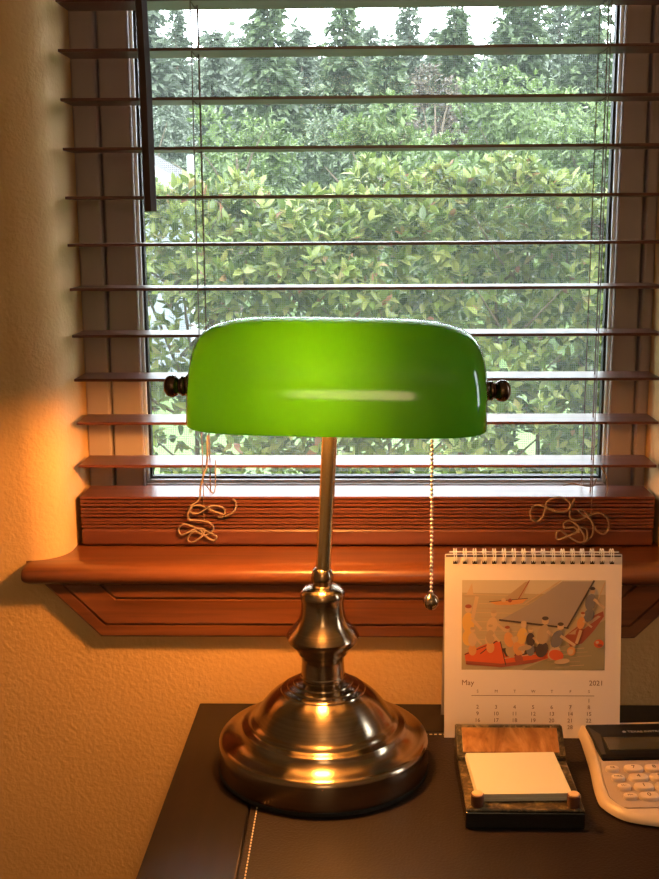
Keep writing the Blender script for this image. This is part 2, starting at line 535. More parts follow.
loops([g4(*p) for p in [(345, 432), (350, 400), (325, 360), (290, 335), (265, 345), (270, 365), (305, 362), (320, 380), (280, 398), (240, 412), (234, 390), (250, 375), (285, 400), (330, 425), (360, 410), (358, 370), (330, 362), (325, 385)]], blind)

# tilt wand
bm = bmesh.new()
tube(bm, [(-.2075, -.014, 1.86), (-.2062, -.014, 1.50), (-.2040, -.014, 1.395)], .0062, 6)
tube(bm, [(-.2040, -.014, 1.395), (-.2033, -.0145, 1.269)], .0066, 6)
tube(bm, [(-.2075, -.014, 1.86), (-.2075, .012, 1.885)], .0015, 6)
obj('tilt_wand', bm, M['wand'], blind, smooth=35)

# ------------------------------------------------------------------ desk
DX0, DX1, DY0, DY1 = -.1672, 1.05, -.72, -.0295
IX0, IY1 = -.0935, -.0965
desk = tag(empty('desk', (.44, -.37, 0)), 'dark espresso wooden desk with a brown leather inset, standing under the window', 'desk')
bm = bmesh.new()
g = .0012
box(bm, DX0, IX0 - g, DY0, DY1, D - .032, D, .0018)
for v in bm.verts:
    if v.co.x < DX0 + .01: v.co.x += .016 * (v.co.y - DY1)     # the side runs slightly outwards to the front
box(bm, IX0 - g, DX1, IY1 + g, DY1, D - .032, D, .0012)
box(bm, .97, DX1, DY0, IY1 + g, D - .032, D, .0012)
box(bm, IX0 - g, .97, DY0, -.66, D - .032, D, .0012)
box(bm, IX0 - g, .97, -.66, IY1 + g, D - .032, D - .004)
obj('desk_top', bm, M['desk'], desk)
obj('leather_inset', new_box(IX0, .969, -.659, IY1, D - .006, D + .0003, .0012), M['leather'], desk)
bm = bmesh.new()
y = -.102
while y > -.65:
    box(bm, -.0884, -.0872, y - .0028, y, D - .0002, D + .0010, .0004, 1); y -= .0046
x = -.0872
while x < .96:
    box(bm, x, x + .0028, -.1026, -.1014, D - .0002, D + .0010, .0004, 1); x += .0046
obj('stitching', bm, M['stitch'], desk)
for lx in (DX0 + .06, DX1 - .06):
    for ly in (DY0 + .05, DY1 - .06):
        obj('leg', new_box(lx - .03, lx + .03, ly - .03, ly + .03, -.0268, D - .032, .004), M['desk'], desk)
obj('rail', new_box(DX0 + .06, DX1 - .06, DY1 - .07, DY1 - .05, D - .13, D - .032), M['desk'], desk)

# ------------------------------------------------------------------ banker's lamp
LX, LY = -.0328, -.164
lamp = tag(empty('desk_lamp', (LX, LY, D)), "lit banker's desk lamp with a green glass shade and an antique brass base", 'lamp')
bm = bmesh.new()
lathe(bm, [(.0955, .0004), (.0972, .001), (.0972, .004), (.0955, .0045)], LX, LY, D)
obj('foot_pad', bm, M['rubber'], lamp, smooth=40)
bm = bmesh.new()
lathe(bm, [(.080, .0042), (.0988, .0042), (.0990, .0050), (.0990, .0262), (.0984, .0285), (.0968, .0302), (.0945, .0312), (.0915, .0318),
           (.0870, .0330), (.0825, .0352), (.0795, .0378), (.0783, .0392), (.0778, .0410), (.0768, .0424), (.0745, .0434), (.0715, .0440),
           (.0700, .0448), (.0692, .0460), (.0682, .0472), (.0660, .0482), (.0640, .0500), (.0618, .0535), (.0585, .0585), (.0540, .0640), (.0485, .0692),
           (.0435, .0728), (.0400, .0748), (.0393, .0762), (.0380, .0770), (.0362, .0774), (.0340, .0782), (.0334, .0796), (.0320, .0804), (.0300, .0808),
           (.0282, .0816), (.0277, .0830), (.0262, .0838), (.0240, .0842), (.0222, .0848), (.0205, .0862)], LX, LY, D, 96)
bm.transform(Matrix.Translation((LX, LY, D)) @ Matrix.Diagonal((.975, .975, 1, 1)) @ Matrix.Translation((-LX, -LY, -D)))
obj('base', bm, M['brass'], lamp, smooth=30)
bm = bmesh.new()
lathe(bm, [(.0200, .0862), (.0206, .0872), (.0206, .0892), (.0198, .0902), (.0196, .0960), (.0192, .1020), (.0196, .1060), (.0212, .1092), (.0228, .1105),
           (.0232, .1120), (.0252, .1150), (.0285, .1185), (.0315, .1215), (.0328, .1245), (.0330, .1268), (.0318, .1290), (.0300, .1312),
           (.0275, .1340), (.0245, .1375), (.0222, .1415), (.0205, .1460), (.0196, .1510), (.0192, .1560), (.0193, .1600), (.0200, .1628),
           (.0203, .1650), (.0196, .1680), (.0178, .1705), (.0150, .1722), (.0120, .1730), (.0104, .1736), (.0098, .1745), (.0090, .1750), (.0092, .1770), (.0098, .1785),
           (.0101, .1810), (.0100, .1835), (.0092, .1868), (.0080, .1888), (.0068, .1898), (.0062, .1904)], LX, LY, D, 72)
obj('stem', bm, M['brass'], lamp, smooth=30)
# pole leans a touch to the right
TILT = R(3.0)
piv = Vector((LX, LY, D + .17))
TM = Matrix.Translation(piv) @ Matrix.Rotation(TILT, 4, 'Y') @ Matrix.Translation(-piv)
def tilted(bm):
    bm.transform(TM); return bm
bm = bmesh.new()
lathe(bm, [(.0068, .186), (.0068, .352), (.0085, .353), (.0085, .362), (.004, .364)], LX, LY, D, 40)
obj('pole', tilted(bm), M['brass_pole'], lamp, smooth=35)
# shade
SXC, SYC, SZC = -.0190, -.1640, 1.0915
HL, AA, BB = .1282, .0640, .0868
ROT = R(6)
def shade_surface(bm, hl, a, b_, mi, nt=64, nv=40, e=5.0):
    grid = []
    for i in range(nt + 1):
        t = PI * i / nt
        c, s = math.cos(t), math.sin(t)
        X = -math.copysign(abs(c) ** (2 / e), c) * hl
        k = max(abs(s), 1e-4) ** (2 / e)
        if i in (0, nt): k = .0
        row = []
        for j in range(nv + 1):
            v = PI * j / nv
            cv, sv = math.cos(v), math.sin(v)
            # a little squarer than a circle
            yy = -math.copysign(abs(cv) ** .97, cv) * a * k
            zz = abs(sv) ** .97 * b_ * k
            row.append(Vector((X, yy, zz)))
        grid.append(row)
    RM = Matrix.Translation((SXC, SYC, SZC)) @ Matrix.Rotation(R(1.2), 4, 'Y') @ Matrix.Rotation(ROT, 4, 'X')
    vg = [[bm.verts.new(RM @ p) for p in row] for row in grid]
    for i in range(nt):
        for j in range(nv):
            f = bm.faces.new((vg[i][j], vg[i + 1][j], vg[i + 1][j + 1], vg[i][j + 1]))
            f.material_index = mi
    return vg
bm = bmesh.new()
go = shade_surface(bm, HL, AA, BB, 0)
gi = shade_surface(bm, HL - .0035, AA - .0035, BB - .0035, 1)
for j in (0, 40):
    for i in range(64):
        bm.faces.new((go[i][j], gi[i][j], gi[i + 1][j], go[i + 1][j])).material_index = 0
bmesh.ops.remove_doubles(bm, verts=bm.verts[:], dist=2e-6)
obj('lamp_shade', bm, [M['shade_green'], M['shade_white']], lamp, smooth=60)
# finials at the two ends, each on its pivot
for s in (-1, 1):
    bm = bmesh.new()
    lathe(bm, [(.0095, -.001), (.0102, .0005), (.0102, .0032), (.0086, .0042), (.0080, .0052), (.0086, .0062), (.0086, .0080), (.0070, .0090), (.0066, .0102), (.0072, .0112),
               (.0088, .0130), (.0096, .0155), (.0094, .0185), (.0080, .0212), (.0052, .0232), (.0, .0240)], 0, 0, 0, 36)
    bm.transform(Matrix.Translation((SXC + s * (HL - .001), SYC, 1.1160 - s * .0024)) @ Matrix.Rotation(s * PI / 2, 4, 'Y'))
    obj('finial', bm, M['bronze'], lamp, smooth=35)
# arms that carry the shade, socket, bulb
PT = TM @ Vector((LX, LY, D + .358))
bm = bmesh.new()
tube(bm, [(SXC - HL + .009, SYC, 1.1175), (PT.x - .05, SYC + .03, 1.1240), (PT.x, PT.y + .006, PT.z - .002), (PT.x + .05, SYC + .03, 1.1225), (SXC + HL - .009, SYC, 1.1145)], .0028, 8)
obj('shade_arm', bm, M['brass_pole'], lamp, smooth=50)
BX, BZ = -.040, 1.119
BY = LY - .014
bm = bmesh.new()
lathe(bm, [(.0135, 0), (.0150, .004), (.0150, .040), (.0120, .046), (.006, .048)], 0, 0, 0, 32)
bm.transform(Matrix.Translation((PT.x + .010, BY, BZ)) @ Matrix.Rotation(PI / 2, 4, 'Y'))
obj('socket', bm, M['bronze'], lamp, smooth=35)
bm = bmesh.new()
lathe(bm, [(.0, -.021), (.009, -.019), (.0155, -.0145), (.0195, -.007), (.0205, 0), (.0195, .007), (.0165, .014), (.0135, .021), (.0120, .030), (.0118, .036)], 0, 0, 0, 32)
bm.transform(Matrix.Translation((BX, BY, BZ)) @ Matrix.Rotation(PI / 2, 4, 'Y'))
obj('light_bulb', bm, M['bulb'], lamp, smooth=60)
# pull chain
CXp, CYp = .0637, -.173
bm = bmesh.new()
z = 1.098
while z > .934:
    bmesh.ops.create_icosphere(bm, subdivisions=2, radius=.00165, matrix=Matrix.Translation((CXp + .0009 * (1.098 - z) / .16, CYp, z)))
    z -= .0039
tube(bm, [(CXp, CYp, 1.108), (CXp + .0009, CYp, .934)], .0005, 5)
tube(bm, [(PT.x + .045, BY, BZ - .004), (CXp - .012, CYp + .004, 1.1115), (CXp, CYp, 1.108)], .0012, 6)
ch = obj('pull_chain', bm, M['chain'], lamp, smooth=60)
bm = bmesh.new()
lathe(bm, [(.0, -.0072), (.0035, -.0064), (.0062, -.0038), (.0072, 0), (.0062, .0038), (.0040, .0062), (.0022, .0072), (.0020, .0095), (.0, .0098)], CXp + .0009, CYp, .9245, 32)
obj('chain_ball', bm, M['brass'], ch, smooth=60)

# ------------------------------------------------------------------ desk calendar
CX0, CX1 = .0825, .2524
c_b = Vector((0, -.1085, D + .0004)); c_t = Vector((0, -.0865, .9425))
cal = tag(empty('desk_calendar', ((CX0 + CX1) / 2, -.085, D)), 'wire-bound white desk calendar page with a boating picture, standing beside the lamp', 'calendar')
upv = (c_t - c_b); CH = upv.length; upv.normalize()
nv = Vector((1, 0, 0)).cross(upv)       # out of the page, towards the room
# frame: x along the page, y up the page, z towards the viewer
CM = Matrix(((1, upv.x, nv.x, CX0), (0, upv.y, nv.y, c_b.y), (0, upv.z, nv.z, c_b.z), (0, 0, 0, 1)))
CW = CX1 - CX0
def on_page(bm): bm.transform(CM); return bm
bm = bmesh.new(); box(bm, 0, CW, 0, CH, -.0022, 0)
obj('front_pages', on_page(bm), M['paper'], cal)
# rear leaf of the easel
bm = bmesh.new()
prism(bm, [(-.0850, .9425), (-.0838, .9425), (-.0560, D + .0004), (-.0572, D + .0004)], 'x', CX0 + .0005, CX1 - .0005)
obj('easel_leaf', bm, M['paper_back'], cal)
bm = bmesh.new()
nring = 17
for i in range(nring):
    x = .0098 + i * (CW - .0196) / (nring - 1)
    for dx in (-.0011, .0011):
        pts = []
        for k in range(14):
            a = 2 * PI * k / 14
            pts.append((x + dx, CH - .0012 + .0066 * math.sin(a), -.0015 + .0046 * math.cos(a)))
        tube(bm, pts, .00052, 5, closed=True)
tube(bm, [(.004, CH + .0030, .0026), (CW - .004, CH + .0030, .0026)], .0006, 5)
obj('wire_binding', on_page(bm), M['wire'], cal, smooth=60)
bm = bmesh.new()
for i in range(nring):
    x = .0098 + i * (CW - .0196) / (nring - 1)
    box(bm, x - .0021, x + .0021, CH - .0092, CH - .0062, -.0003, .0002)
box(bm, .001, CW - .001, CH - .0022, CH - .0008, -.0003, .0003)
obj('binding_hole', on_page(bm), M['hole'], cal)
# printed picture: a generic boating scene
PX0, PX1, PY0, PY1 = .0165, .1545, .0675, .1555
pm = {}
def pmat(k, c):
    pm[k] = mat('print_' + k, c, .55); return pm[k]
pl = [('sea', (.43, .33, .21)), ('water', (.30, .245, .14)), ('sail', (.32, .25, .22)), ('red', (.62, .10, .03)), ('maroon', (.30, .07, .04)),
      ('dark', (.06, .035, .03)), ('cream', (.56, .37, .22)), ('yellow', (.66, .38, .10)), ('slate', (.16, .14, .15)), ('sky', (.56, .46, .34)), ('orange', (.62, .28, .10)), ('tan', (.42, .29, .18))]
for k, c in pl: pmat(k, c)
keys = [k for k, _ in pl]
bm = bmesh.new()
layer = [0]
def poly(k, pts):
    layer[0] += 1
    z = .00012 + .000012 * layer[0]
    vs = [bm.verts.new((PX0 + u * (PX1 - PX0), PY1 - v * (PY1 - PY0), z)) for u, v in pts]
    f = bm.faces.new(vs); f.material_index = keys.index(k)
    if f.normal.z < 0: f.normal_flip()
def ell(k, u, v, a, b_, rot=0, n=14):
    asp = (PX1 - PX0) / (PY1 - PY0)
    c, s = math.cos(R(rot)), math.sin(R(rot))
    pts = []
    for i in range(n):
        t = 2 * PI * i / n
        x, y = a * math.cos(t), b_ * math.sin(t)
        pts.append((u + (x * c - y * s), v + (x * s + y * c) * asp))
    poly(k, pts)
def line(k, a, b_, w=.006):
    dx, dy = b_[0] - a[0], (b_[1] - a[1]) / 1.57
    l = math.hypot(dx, dy); nx, ny = -dy / l * w / 2, dx / l * w / 2
    poly(k, [(a[0] + nx, a[1] + ny * 1.57), (b_[0] + nx, b_[1] + ny * 1.57), (b_[0] - nx, b_[1] - ny * 1.57), (a[0] - nx, a[1] - ny * 1.57)])
poly('sky', [(0, 0), (1, 0), (1, .16), (0, .14)])
poly('sea', [(0, .14), (1, .16), (1, 1), (0, 1)])
for i in range(16):
    v = .16 + i * .05
    line('tan' if i % 2 else 'cream', (.02 + .05 * (i % 3), v), (.34 + .05 * ((i * 7) % 5), v + .01), .004)
poly('water', [(.42, 1), (.62, .86), (.72, .66), (1, .44), (1, 1)])
for i in range(14):
    line('tan' if i % 3 else 'cream', (.60 + .026 * ((i * 5) % 9), .70 + .021 * i), (.70 + .026 * ((i * 5) % 9), .69 + .021 * i), .004)
# far boats
poly('cream', [(.03, .16), (.07, .03), (.08, .16)]); poly('tan', [(.0, .17), (.12, .17), (.10, .19), (.02, .19)])
poly('tan', [(.29, .21), (.44, .02), (.47, .01), (.42, .20)]); line('maroon', (.39, .22), (.47, .0), .006)
poly('orange', [(.19, .24), (.46, .20), (.42, .255), (.34, .275), (.24, .275)]); line('dark', (.19, .24), (.46, .20), .005)
ell('cream', .29, .22, .016, .014); ell('maroon', .335, .225, .014, .014)
# main boat
poly('maroon', [(.72, .62), (.80, .52), (.93, .38), (.985, .34), (.99, .40), (.92, .56), (.84, .70), (.76, .74)])
poly('tan', [(.74, .60), (.95, .39), (.97, .40), (.80, .60)])
poly('red', [(.02, .82), (.14, .73), (.26, .66), (.30, .80), (.60, .75), (.62, .86), (.50, .92), (.28, .97), (.03, .93)])
poly('maroon', [(.03, .90), (.28, .93), (.60, .86), (.50, .92), (.28, .97), (.03, .94)])
poly('dark', [(.28, .76), (.46, .72), (.60, .76), (.44, .83), (.31, .85)])
line('dark', (.02, .83), (.26, .67), .006); line('dark', (.27, .68), (.31, .95), .006); line('cream', (.30, .87), (.60, .80), .007)
line('dark', (.13, .82), (.24, .68), .007)
poly('sail', [(.27, .44), (.50, .24), (.70, .01), (.92, .01), (.74, .515)])
line('cream', (.44, .26), (.69, .0), .006); line('dark', (.92, .0), (.735, .53), .012); line('dark', (.26, .44), (.745, .53), .012)
line('cream', (.995, .02), (.90, .40), .008)
# people aboard and in the water, simple figures
def person(u, v, s, top, bottom='cream', hair='dark', lean=0):
    ell(bottom, u - .01 * lean, v + .13 * s, .032 * s, .045 * s, 20 * lean)
    ell(top, u, v, .034 * s, .055 * s, 12 * lean)
    line('cream', (u + .02 * s, v - .03 * s), (u + .07 * s + .02 * lean, v + .06 * s), .017 * s)
    ell('cream', u + .012 * lean, v - .115 * s, .019 * s, .020 * s)
    ell(hair, u + .012 * lean, v - .138 * s, .018 * s, .011 * s)
person(.045, .47, 1.3, 'yellow', 'yellow', 'maroon'); line('cream', (.075, .42), (.105, .18), .026)
person(.075, .66, .9, 'cream', 'orange', 'tan'); person(.21, .50, 1.1, 'cream', 'cream', 'tan', 1)
person(.20, .63, .9, 'tan', 'orange', 'tan'); person(.33, .66, 1.0, 'orange', 'tan', 'maroon', -1)
person(.42, .62, 1.1, 'yellow', 'orange', 'cream', 1); person(.48, .66, .9, 'dark', 'slate', 'tan'); person(.57, .60, 1.3, 'tan', 'dark', 'dark', 1)
person(.39, .76, .9, 'orange', 'maroon', 'cream', -1)
person(.665, .65, 1.2, 'slate', 'cream', 'dark', 2); person(.895, .24, 1.1, 'slate', 'slate', 'dark', 1); person(.83, .47, .8, 'orange', 'maroon', 'maroon', 1)
ell('red', .66, .83, .052, .038, 15); ell('cream', .70, .90, .055, .018, -8); ell('orange', .765, .785, .030, .032); ell('cream', .76, .79, .018, .020)
line('cream', (.80, .70), (.83, .55), .022); ell('tan', .44, .75, .05, .018, -10)
ell('red', .955, .70, .034, .030); ell('cream', .945, .685, .012, .010); ell('maroon', .965, .72, .018, .010)
obj('printed_picture', on_page(bm), [pm[k] for k in keys], cal)
bm = bmesh.new()
def page_text(s, x, y, size, align='CENTER'):
    text_bm(bm, s, size, Matrix.Translation((x, y, .0002)), align)
page_text('May', .0165, .0545, .0074, 'LEFT'); page_text('2021', CW - .0162, .0545, .0070, 'RIGHT')
colx = [.0322 + i * .01795 for i in range(7)]
for i, s in enumerate('SMTWTFS'): page_text(s, colx[i], .0462, .0040)
box(bm, .0262, .1450, .0418, .0423, .00005, .0002)
day = 1
for row in range(6):
    for c in range(7):
        if row == 0 and c < 6: continue
        if day > 31: break
        page_text(str(day), colx[c], .0372 - row * .0066, .0054); day += 1
obj('printed_dates', on_page(bm), M['ink'], cal)

# ------------------------------------------------------------------ memo holder and its paper
mh = tag(empty('memo_holder', (.1378, -.22, D)), 'dark marble memo holder with raised back and copper posts, in front of the calendar', 'memo holder')
MX0, MX1, MY0, MY1 = .0885, .1868, -.2770, -.1560
bm = bmesh.new()
box(bm, MX0, MX1, MY0, MY1, D + .0004, D + .0155, .0012)
obj('base', bm, M['lacquer'], mh)
bm = bmesh.new()
box(bm, MX0 + .0004, MX1 - .0004, MY0 + .0004, -.190, D + .0155, D + .0180, .001)
obj('tray', bm, M['stone'], mh)
bm = bmesh.new()
prism(bm, [(-.1895, D + .0157), (-.1895, D + .0215), (-.1870, D + .0230), (-.1660, D + .0395), (-.1640, D + .0400), (-.1575, D + .0380), (-.1565, D + .0157)], 'x', MX0 + .0005, MX1 - .0005)
bmesh.ops.bevel(bm, geom=bm.edges[:], offset=.0008, segments=2, affect='EDGES')
bk = obj('raised_back', bm, M['stone'], mh)
th = math.atan2(.0165, .021)
bm = bmesh.new(); box(bm, -.0435, .0435, -.0122, .0122, -.0005, .0008, .0006)
bm.transform(Matrix.Translation(((MX0 + MX1) / 2, -.1768, D + .0312)) @ Matrix.Rotation(th, 4, 'X'))
obj('inlay', bm, M['burl'], bk)
for x in (.0985, .1782):
    bm = bmesh.new(); lathe(bm, [(.0052, 0), (.0056, .0006), (.0056, .0098), (.005, .0104)], x, -.2700, D + .0182, 24)
    p = obj('post', bm, M['post'], mh, smooth=35)
    bm = bmesh.new(); lathe(bm, [(.0046, 0), (.0048, .0003), (.0040, .0010), (.0, .0012)], x, -.2700, D + .0286, 24)
    obj('cap', bm, M['post_tip'], p, smooth=35)
note = tag(empty('note_paper', (.1368, -.2265, D + .0183), (0, 0, R(2.2))), 'small square stack of blank cream note paper lying in the marble holder', 'note paper')
bm = bmesh.new()
for k in range(5):
    j = .0006 * math.sin(k * 2.1)
    box(bm, -.0395 + j, .0395 + j, -.0372 - j * .5, .0372 - j * .5, .0003 + k * .00135, .0003 + (k + 1) * .00135 - .00008)
obj('sheets', bm, M['note'], note, local=True)

# ------------------------------------------------------------------ calculator
CR = R(3.0)
co = Vector((.272, -.19, D))
calc = tag(empty('calculator', co, (0, 0, CR)), 'champagne coloured desk calculator with oval keys and black display, at the right edge', 'calculator')
inv = (Matrix.Translation(co) @ Matrix.Rotation(CR, 4, 'Z')).inverted()
Lout = [inv @ Vector((x, y, D)) for x, y in [(.2165, -.1010), (.2137, -.1060), (.2132, -.1258), (.2106, -.1764), (.2072, -.2100), (.2062, -.2280), (.2064, -.2400), (.2092, -.2480), (.2140, -.2568), (.2220, -.2655), (.2345, -.2710), (.2490, -.2745), (.266, -.2765)]]
def mirror_outline(pts):
    return [(p.x, p.y) for p in pts] + [(-p.x, p.y) for p in reversed(pts)]
def resample(pts, n=6): return spline(pts, n)
outl = resample(Lout)
def inset_outline(pts, d):
    out = []
    n = len(pts)
    for i in range(n):
        t = pts[min(i + 1, n - 1)] - pts[max(i - 1, 0)]
        t.normalize()
        nrm = Vector((-t.y, t.x, 0))      # to the inside (outline runs back -> front on the left)
        if nrm.x < 0 and abs(nrm.x) > abs(nrm.y): nrm = -nrm
        if abs(nrm.y) >= abs(nrm.x) and nrm.y < 0 and pts[i].y < -.03: nrm = -nrm
        out.append(pts[i] + nrm * d)
    return out
def zprof(y):  # height of the deck: low at the front, higher at the back
    return .0085 + .0050 * min(1, max(0, (y + .095) / .16))
layers = [(.004, lambda y: .0006), (.0, lambda y: .0022), (.0, lambda y: .0050), (.0012, lambda y: .0052 + .45 * (zprof(y) - .0052)),
          (.0030, lambda y: zprof(y) - .0008), (.0052, lambda y: zprof(y) + .0004), (.0078, lambda y: zprof(y) - .0002), (.0090, lambda y: zprof(y) - .0022)]
bm = bmesh.new()
rings = []
for d, zf in layers:
    o2 = inset_outline(outl, d)
    full = [(p.x, p.y) for p in o2] + [(-p.x, p.y) for p in reversed(o2)]
    rings.append([bm.verts.new((x, y, zf(y))) for x, y in full])
nn = len(rings[0])
for a, c in zip(rings[:-1], rings[1:]):
    for i in range(nn):
        bm.faces.new((a[i], a[(i + 1) % nn], c[(i + 1) % nn], c[i]))
bm.faces.new(rings[0][::-1]); bm.faces.new(rings[-1])
obj('body', bm, M['calc'], calc, smooth=45, local=True)
# keypad deck
KY0, KY1 = -.0615, .016
bm = bmesh.new()
lp = [p for p in inset_outline(outl, .0093) if KY0 <= p.y <= KY1]
left = [(p.x, p.y) for p in lp]
left = [(left[0][0], KY1)] + left + [(left[-1][0] + .004, KY0 - .001)]
full = left + [(-x, y) for x, y in reversed(left)]
A = [bm.verts.new((x, y, zprof(y) - .0024)) for x, y in full]
B = [bm.verts.new((x, y, zprof(y) - .0010)) for x, y in full]
for i in range(len(A)):
    j = (i + 1) % len(A)
    bm.faces.new((A[i], A[j], B[j], B[i]))
bm.faces.new(B); bm.faces.new(A[::-1])
obj('keypad', bm, M['calc_panel'], calc, local=True)
# black display head
bm = bmesh.new()
hx0, hx1 = -.0490, .0490
def head(y, z): return (y, z)
prism(bm, [(.0175, .0100), (.0175, .0130), (.0230, .0140), (.0780, .0172), (.0800, .0165), (.0800, .0100)], 'x', hx0, hx1)
bmesh.ops.bevel(bm, geom=bm.edges[:], offset=.0008, segments=2, affect='EDGES')
hd = obj('display_head', bm, M['calc_black'], calc, local=True)
sl = math.atan2(.0032, .055)
bm = bmesh.new()
HMx = Matrix.Translation((0, .0230, .0140)) @ Matrix.Rotation(sl, 4, 'X')
box(bm, -.0395, .0395, .0065, .0300, -.0006, .0009, .0005)
bm.transform(HMx)
obj('screen', bm, M['lcd'], hd, local=True)
for s in (-1, 1):
    bm = bmesh.new()
    vs = [Vector(p) for p in ((s * .0485, -.002, .0003), (s * .0450, -.002, .0003), (s * .0405, .034, .0004), (s * .0485, .050, .0003))]
    a = [bm.verts.new(HMx @ v) for v in vs]; c = [bm.verts.new(HMx @ (v + Vector((0, 0, .0010)))) for v in vs]
    for i in range(4): bm.faces.new((a[i], a[(i + 1) % 4], c[(i + 1) % 4], c[i]))
    bm.faces.new(c); bm.faces.new(a[::-1])
    obj('display_bezel', bm, M['calc_bevel'], hd, local=True)
bm = bmesh.new()
text_bm(bm, 'TEXAS INSTRUMENTS', .0050, HMx @ Matrix.Translation((-.0130, .0405, .0002)), 'LEFT')
lathe(bm, [(.0016, 0), (.0019, .0002), (.0, .0003)], 0, 0, 0, 16)
for v in bm.verts[-33:]: v.co = HMx @ (v.co + Vector((-.0160, .0405, .0)))
obj('maker_lettering', bm, M['logo'], hd, local=True)
# keys
legends = [['CE', '7', '8', '9', '\u00f7', 'ON'], ['MRC', '4', '5', '6', '\u00d7', '%'], ['M\u2212', '1', '2', '3', '\u2212', '\u221a'], ['M+', '0', '.', '=', '+', '+/\u2212']]
for r in range(4):
    for c in range(6):
        kx = -.0485 + c * .0186 + (.0012 * 0)
        kx += .0040
        if c == 0: kx += -.0004 + .0009 * r
        ky = -.0012 - r * .0156
        small = c in (0, 5)
        a, b_ = (.0060, .0042) if small else (.0085, .0058)
        if small and c == 5: kx -= .0060 + .0009 * r
        z = zprof(ky) - .0012
        bm = bmesh.new()
        rings = []
        for k, zz in ((1, 0), (1, .0024), (.94, .0032), (.80, .0036)):
            rings.append([bm.verts.new((kx + a * k * math.copysign(abs(math.cos(t)) ** .75, math.cos(t)), ky + b_ * k * math.copysign(abs(math.sin(t)) ** .75, math.sin(t)), z + zz)) for t in [2 * PI * i / 28 for i in range(28)]])
        for p, q in zip(rings[:-1], rings[1:]):
            for i in range(28): bm.faces.new((p[i], p[(i + 1) % 28], q[(i + 1) % 28], q[i]))
        bm.faces.new(rings[-1]); bm.faces.new(rings[0][::-1])
        ko = obj('key', bm, M['key'], calc, smooth=40, local=True)
        bm = bmesh.new()
        text_bm(bm, legends[r][c], .0036 if small else .0074, Matrix.Translation((kx, ky, z + .0037)))
        obj('legend', bm, M['key_ink'], ko, local=True)

# ------------------------------------------------------------------ sizes and places on the desk
# (the desk stands against the wall, everything a touch smaller than first drawn)
SIZE = .979
for t, p in ((desk, (.4308, -.3861, .0265)), (lamp, (-.0321, -.1844, .7734)), (cal, (.1647, -.1071, .7734)), (mh, (.1349, -.2393, .7734)), (note, (.1339, -.2456, .7914)), (calc, (.2663, -.2099, .7734))):
    t.location = p
    t.scale = (SIZE, SIZE, SIZE)

# ------------------------------------------------------------------ outdoors
structure(obj('ground', new_box(-45, 45, -25, 80, -.45, -.25), M['grass']))

def leaves_mesh(name, pos, dirs, nrm, length, width, droop=.25, fold=.22):
    """many folded leaves in one mesh; arrays of shape (n,3)/(n,)"""
    n = len(pos)
    d = dirs / np.linalg.norm(dirs, axis=1)[:, None]
    s = np.cross(nrm, d); s /= (np.linalg.norm(s, axis=1)[:, None] + 1e-9)
    u = np.cross(d, s)
    tpl = [(0, 0, 0), (.32, .5, fold), (.32, 0, 0), (.32, -.5, fold), (.70, .40, fold * .6 - droop * .5), (.70, 0, -droop * .5), (.70, -.40, fold * .6 - droop * .5), (1, 0, -droop)]
    V = np.zeros((n, 8, 3))
    for k, (a, b_, c) in enumerate(tpl):
        V[:, k, :] = pos + d * (a * length)[:, None] + s * (b_ * width)[:, None] + u * (c * width)[:, None]
    F = [(0, 2, 1), (0, 3, 2), (2, 5, 4, 1), (2, 3, 6, 5), (5, 7, 4), (5, 6, 7)]
    sizes = np.tile(np.array([len(f) for f in F]), n)
    idx = np.concatenate([np.array(f) for f in F])
    loops_ = (np.arange(n)[:, None] * 8 + idx[None, :]).ravel()
    starts = np.concatenate(([0], np.cumsum(sizes)[:-1]))
    me = bpy.data.meshes.new(name)
    me.vertices.add(n * 8); me.vertices.foreach_set('co', V.ravel())
    me.loops.add(len(loops_)); me.loops.foreach_set('vertex_index', loops_.astype(np.int32))
    me.polygons.add(len(sizes)); me.polygons.foreach_set('loop_start', starts.astype(np.int32))
    me.update(calc_edges=True); me.validate()
    return me

def spray_mesh(name, pos, dirs, nrm, length, width):
    """small bent four-point needle sprays"""
    n = len(pos)
    d = dirs / np.linalg.norm(dirs, axis=1)[:, None]
    s = np.cross(nrm, d); s /= (np.linalg.norm(s, axis=1)[:, None] + 1e-9)
    u = np.cross(d, s)
    V = np.zeros((n, 4, 3))
    for k, (a, b_, c) in enumerate([(0, 0, 0), (.55, .5, .12), (1, 0, -.25), (.5, -.5, .12)]):
        V[:, k, :] = pos + d * (a * length)[:, None] + s * (b_ * width)[:, None] + u * (c * width)[:, None]
    me = bpy.data.meshes.new(name)
    me.vertices.add(n * 4); me.vertices.foreach_set('co', V.ravel())
    idx = (np.arange(n)[:, None] * 4 + np.array([0, 1, 2, 0, 2, 3])[None, :]).ravel()
    me.loops.add(n * 6); me.loops.foreach_set('vertex_index', idx.astype(np.int32))
    me.polygons.add(n * 2); me.polygons.foreach_set('loop_start', (np.arange(n * 2) * 3).astype(np.int32))
    me.update(calc_edges=True); me.validate()
    return me

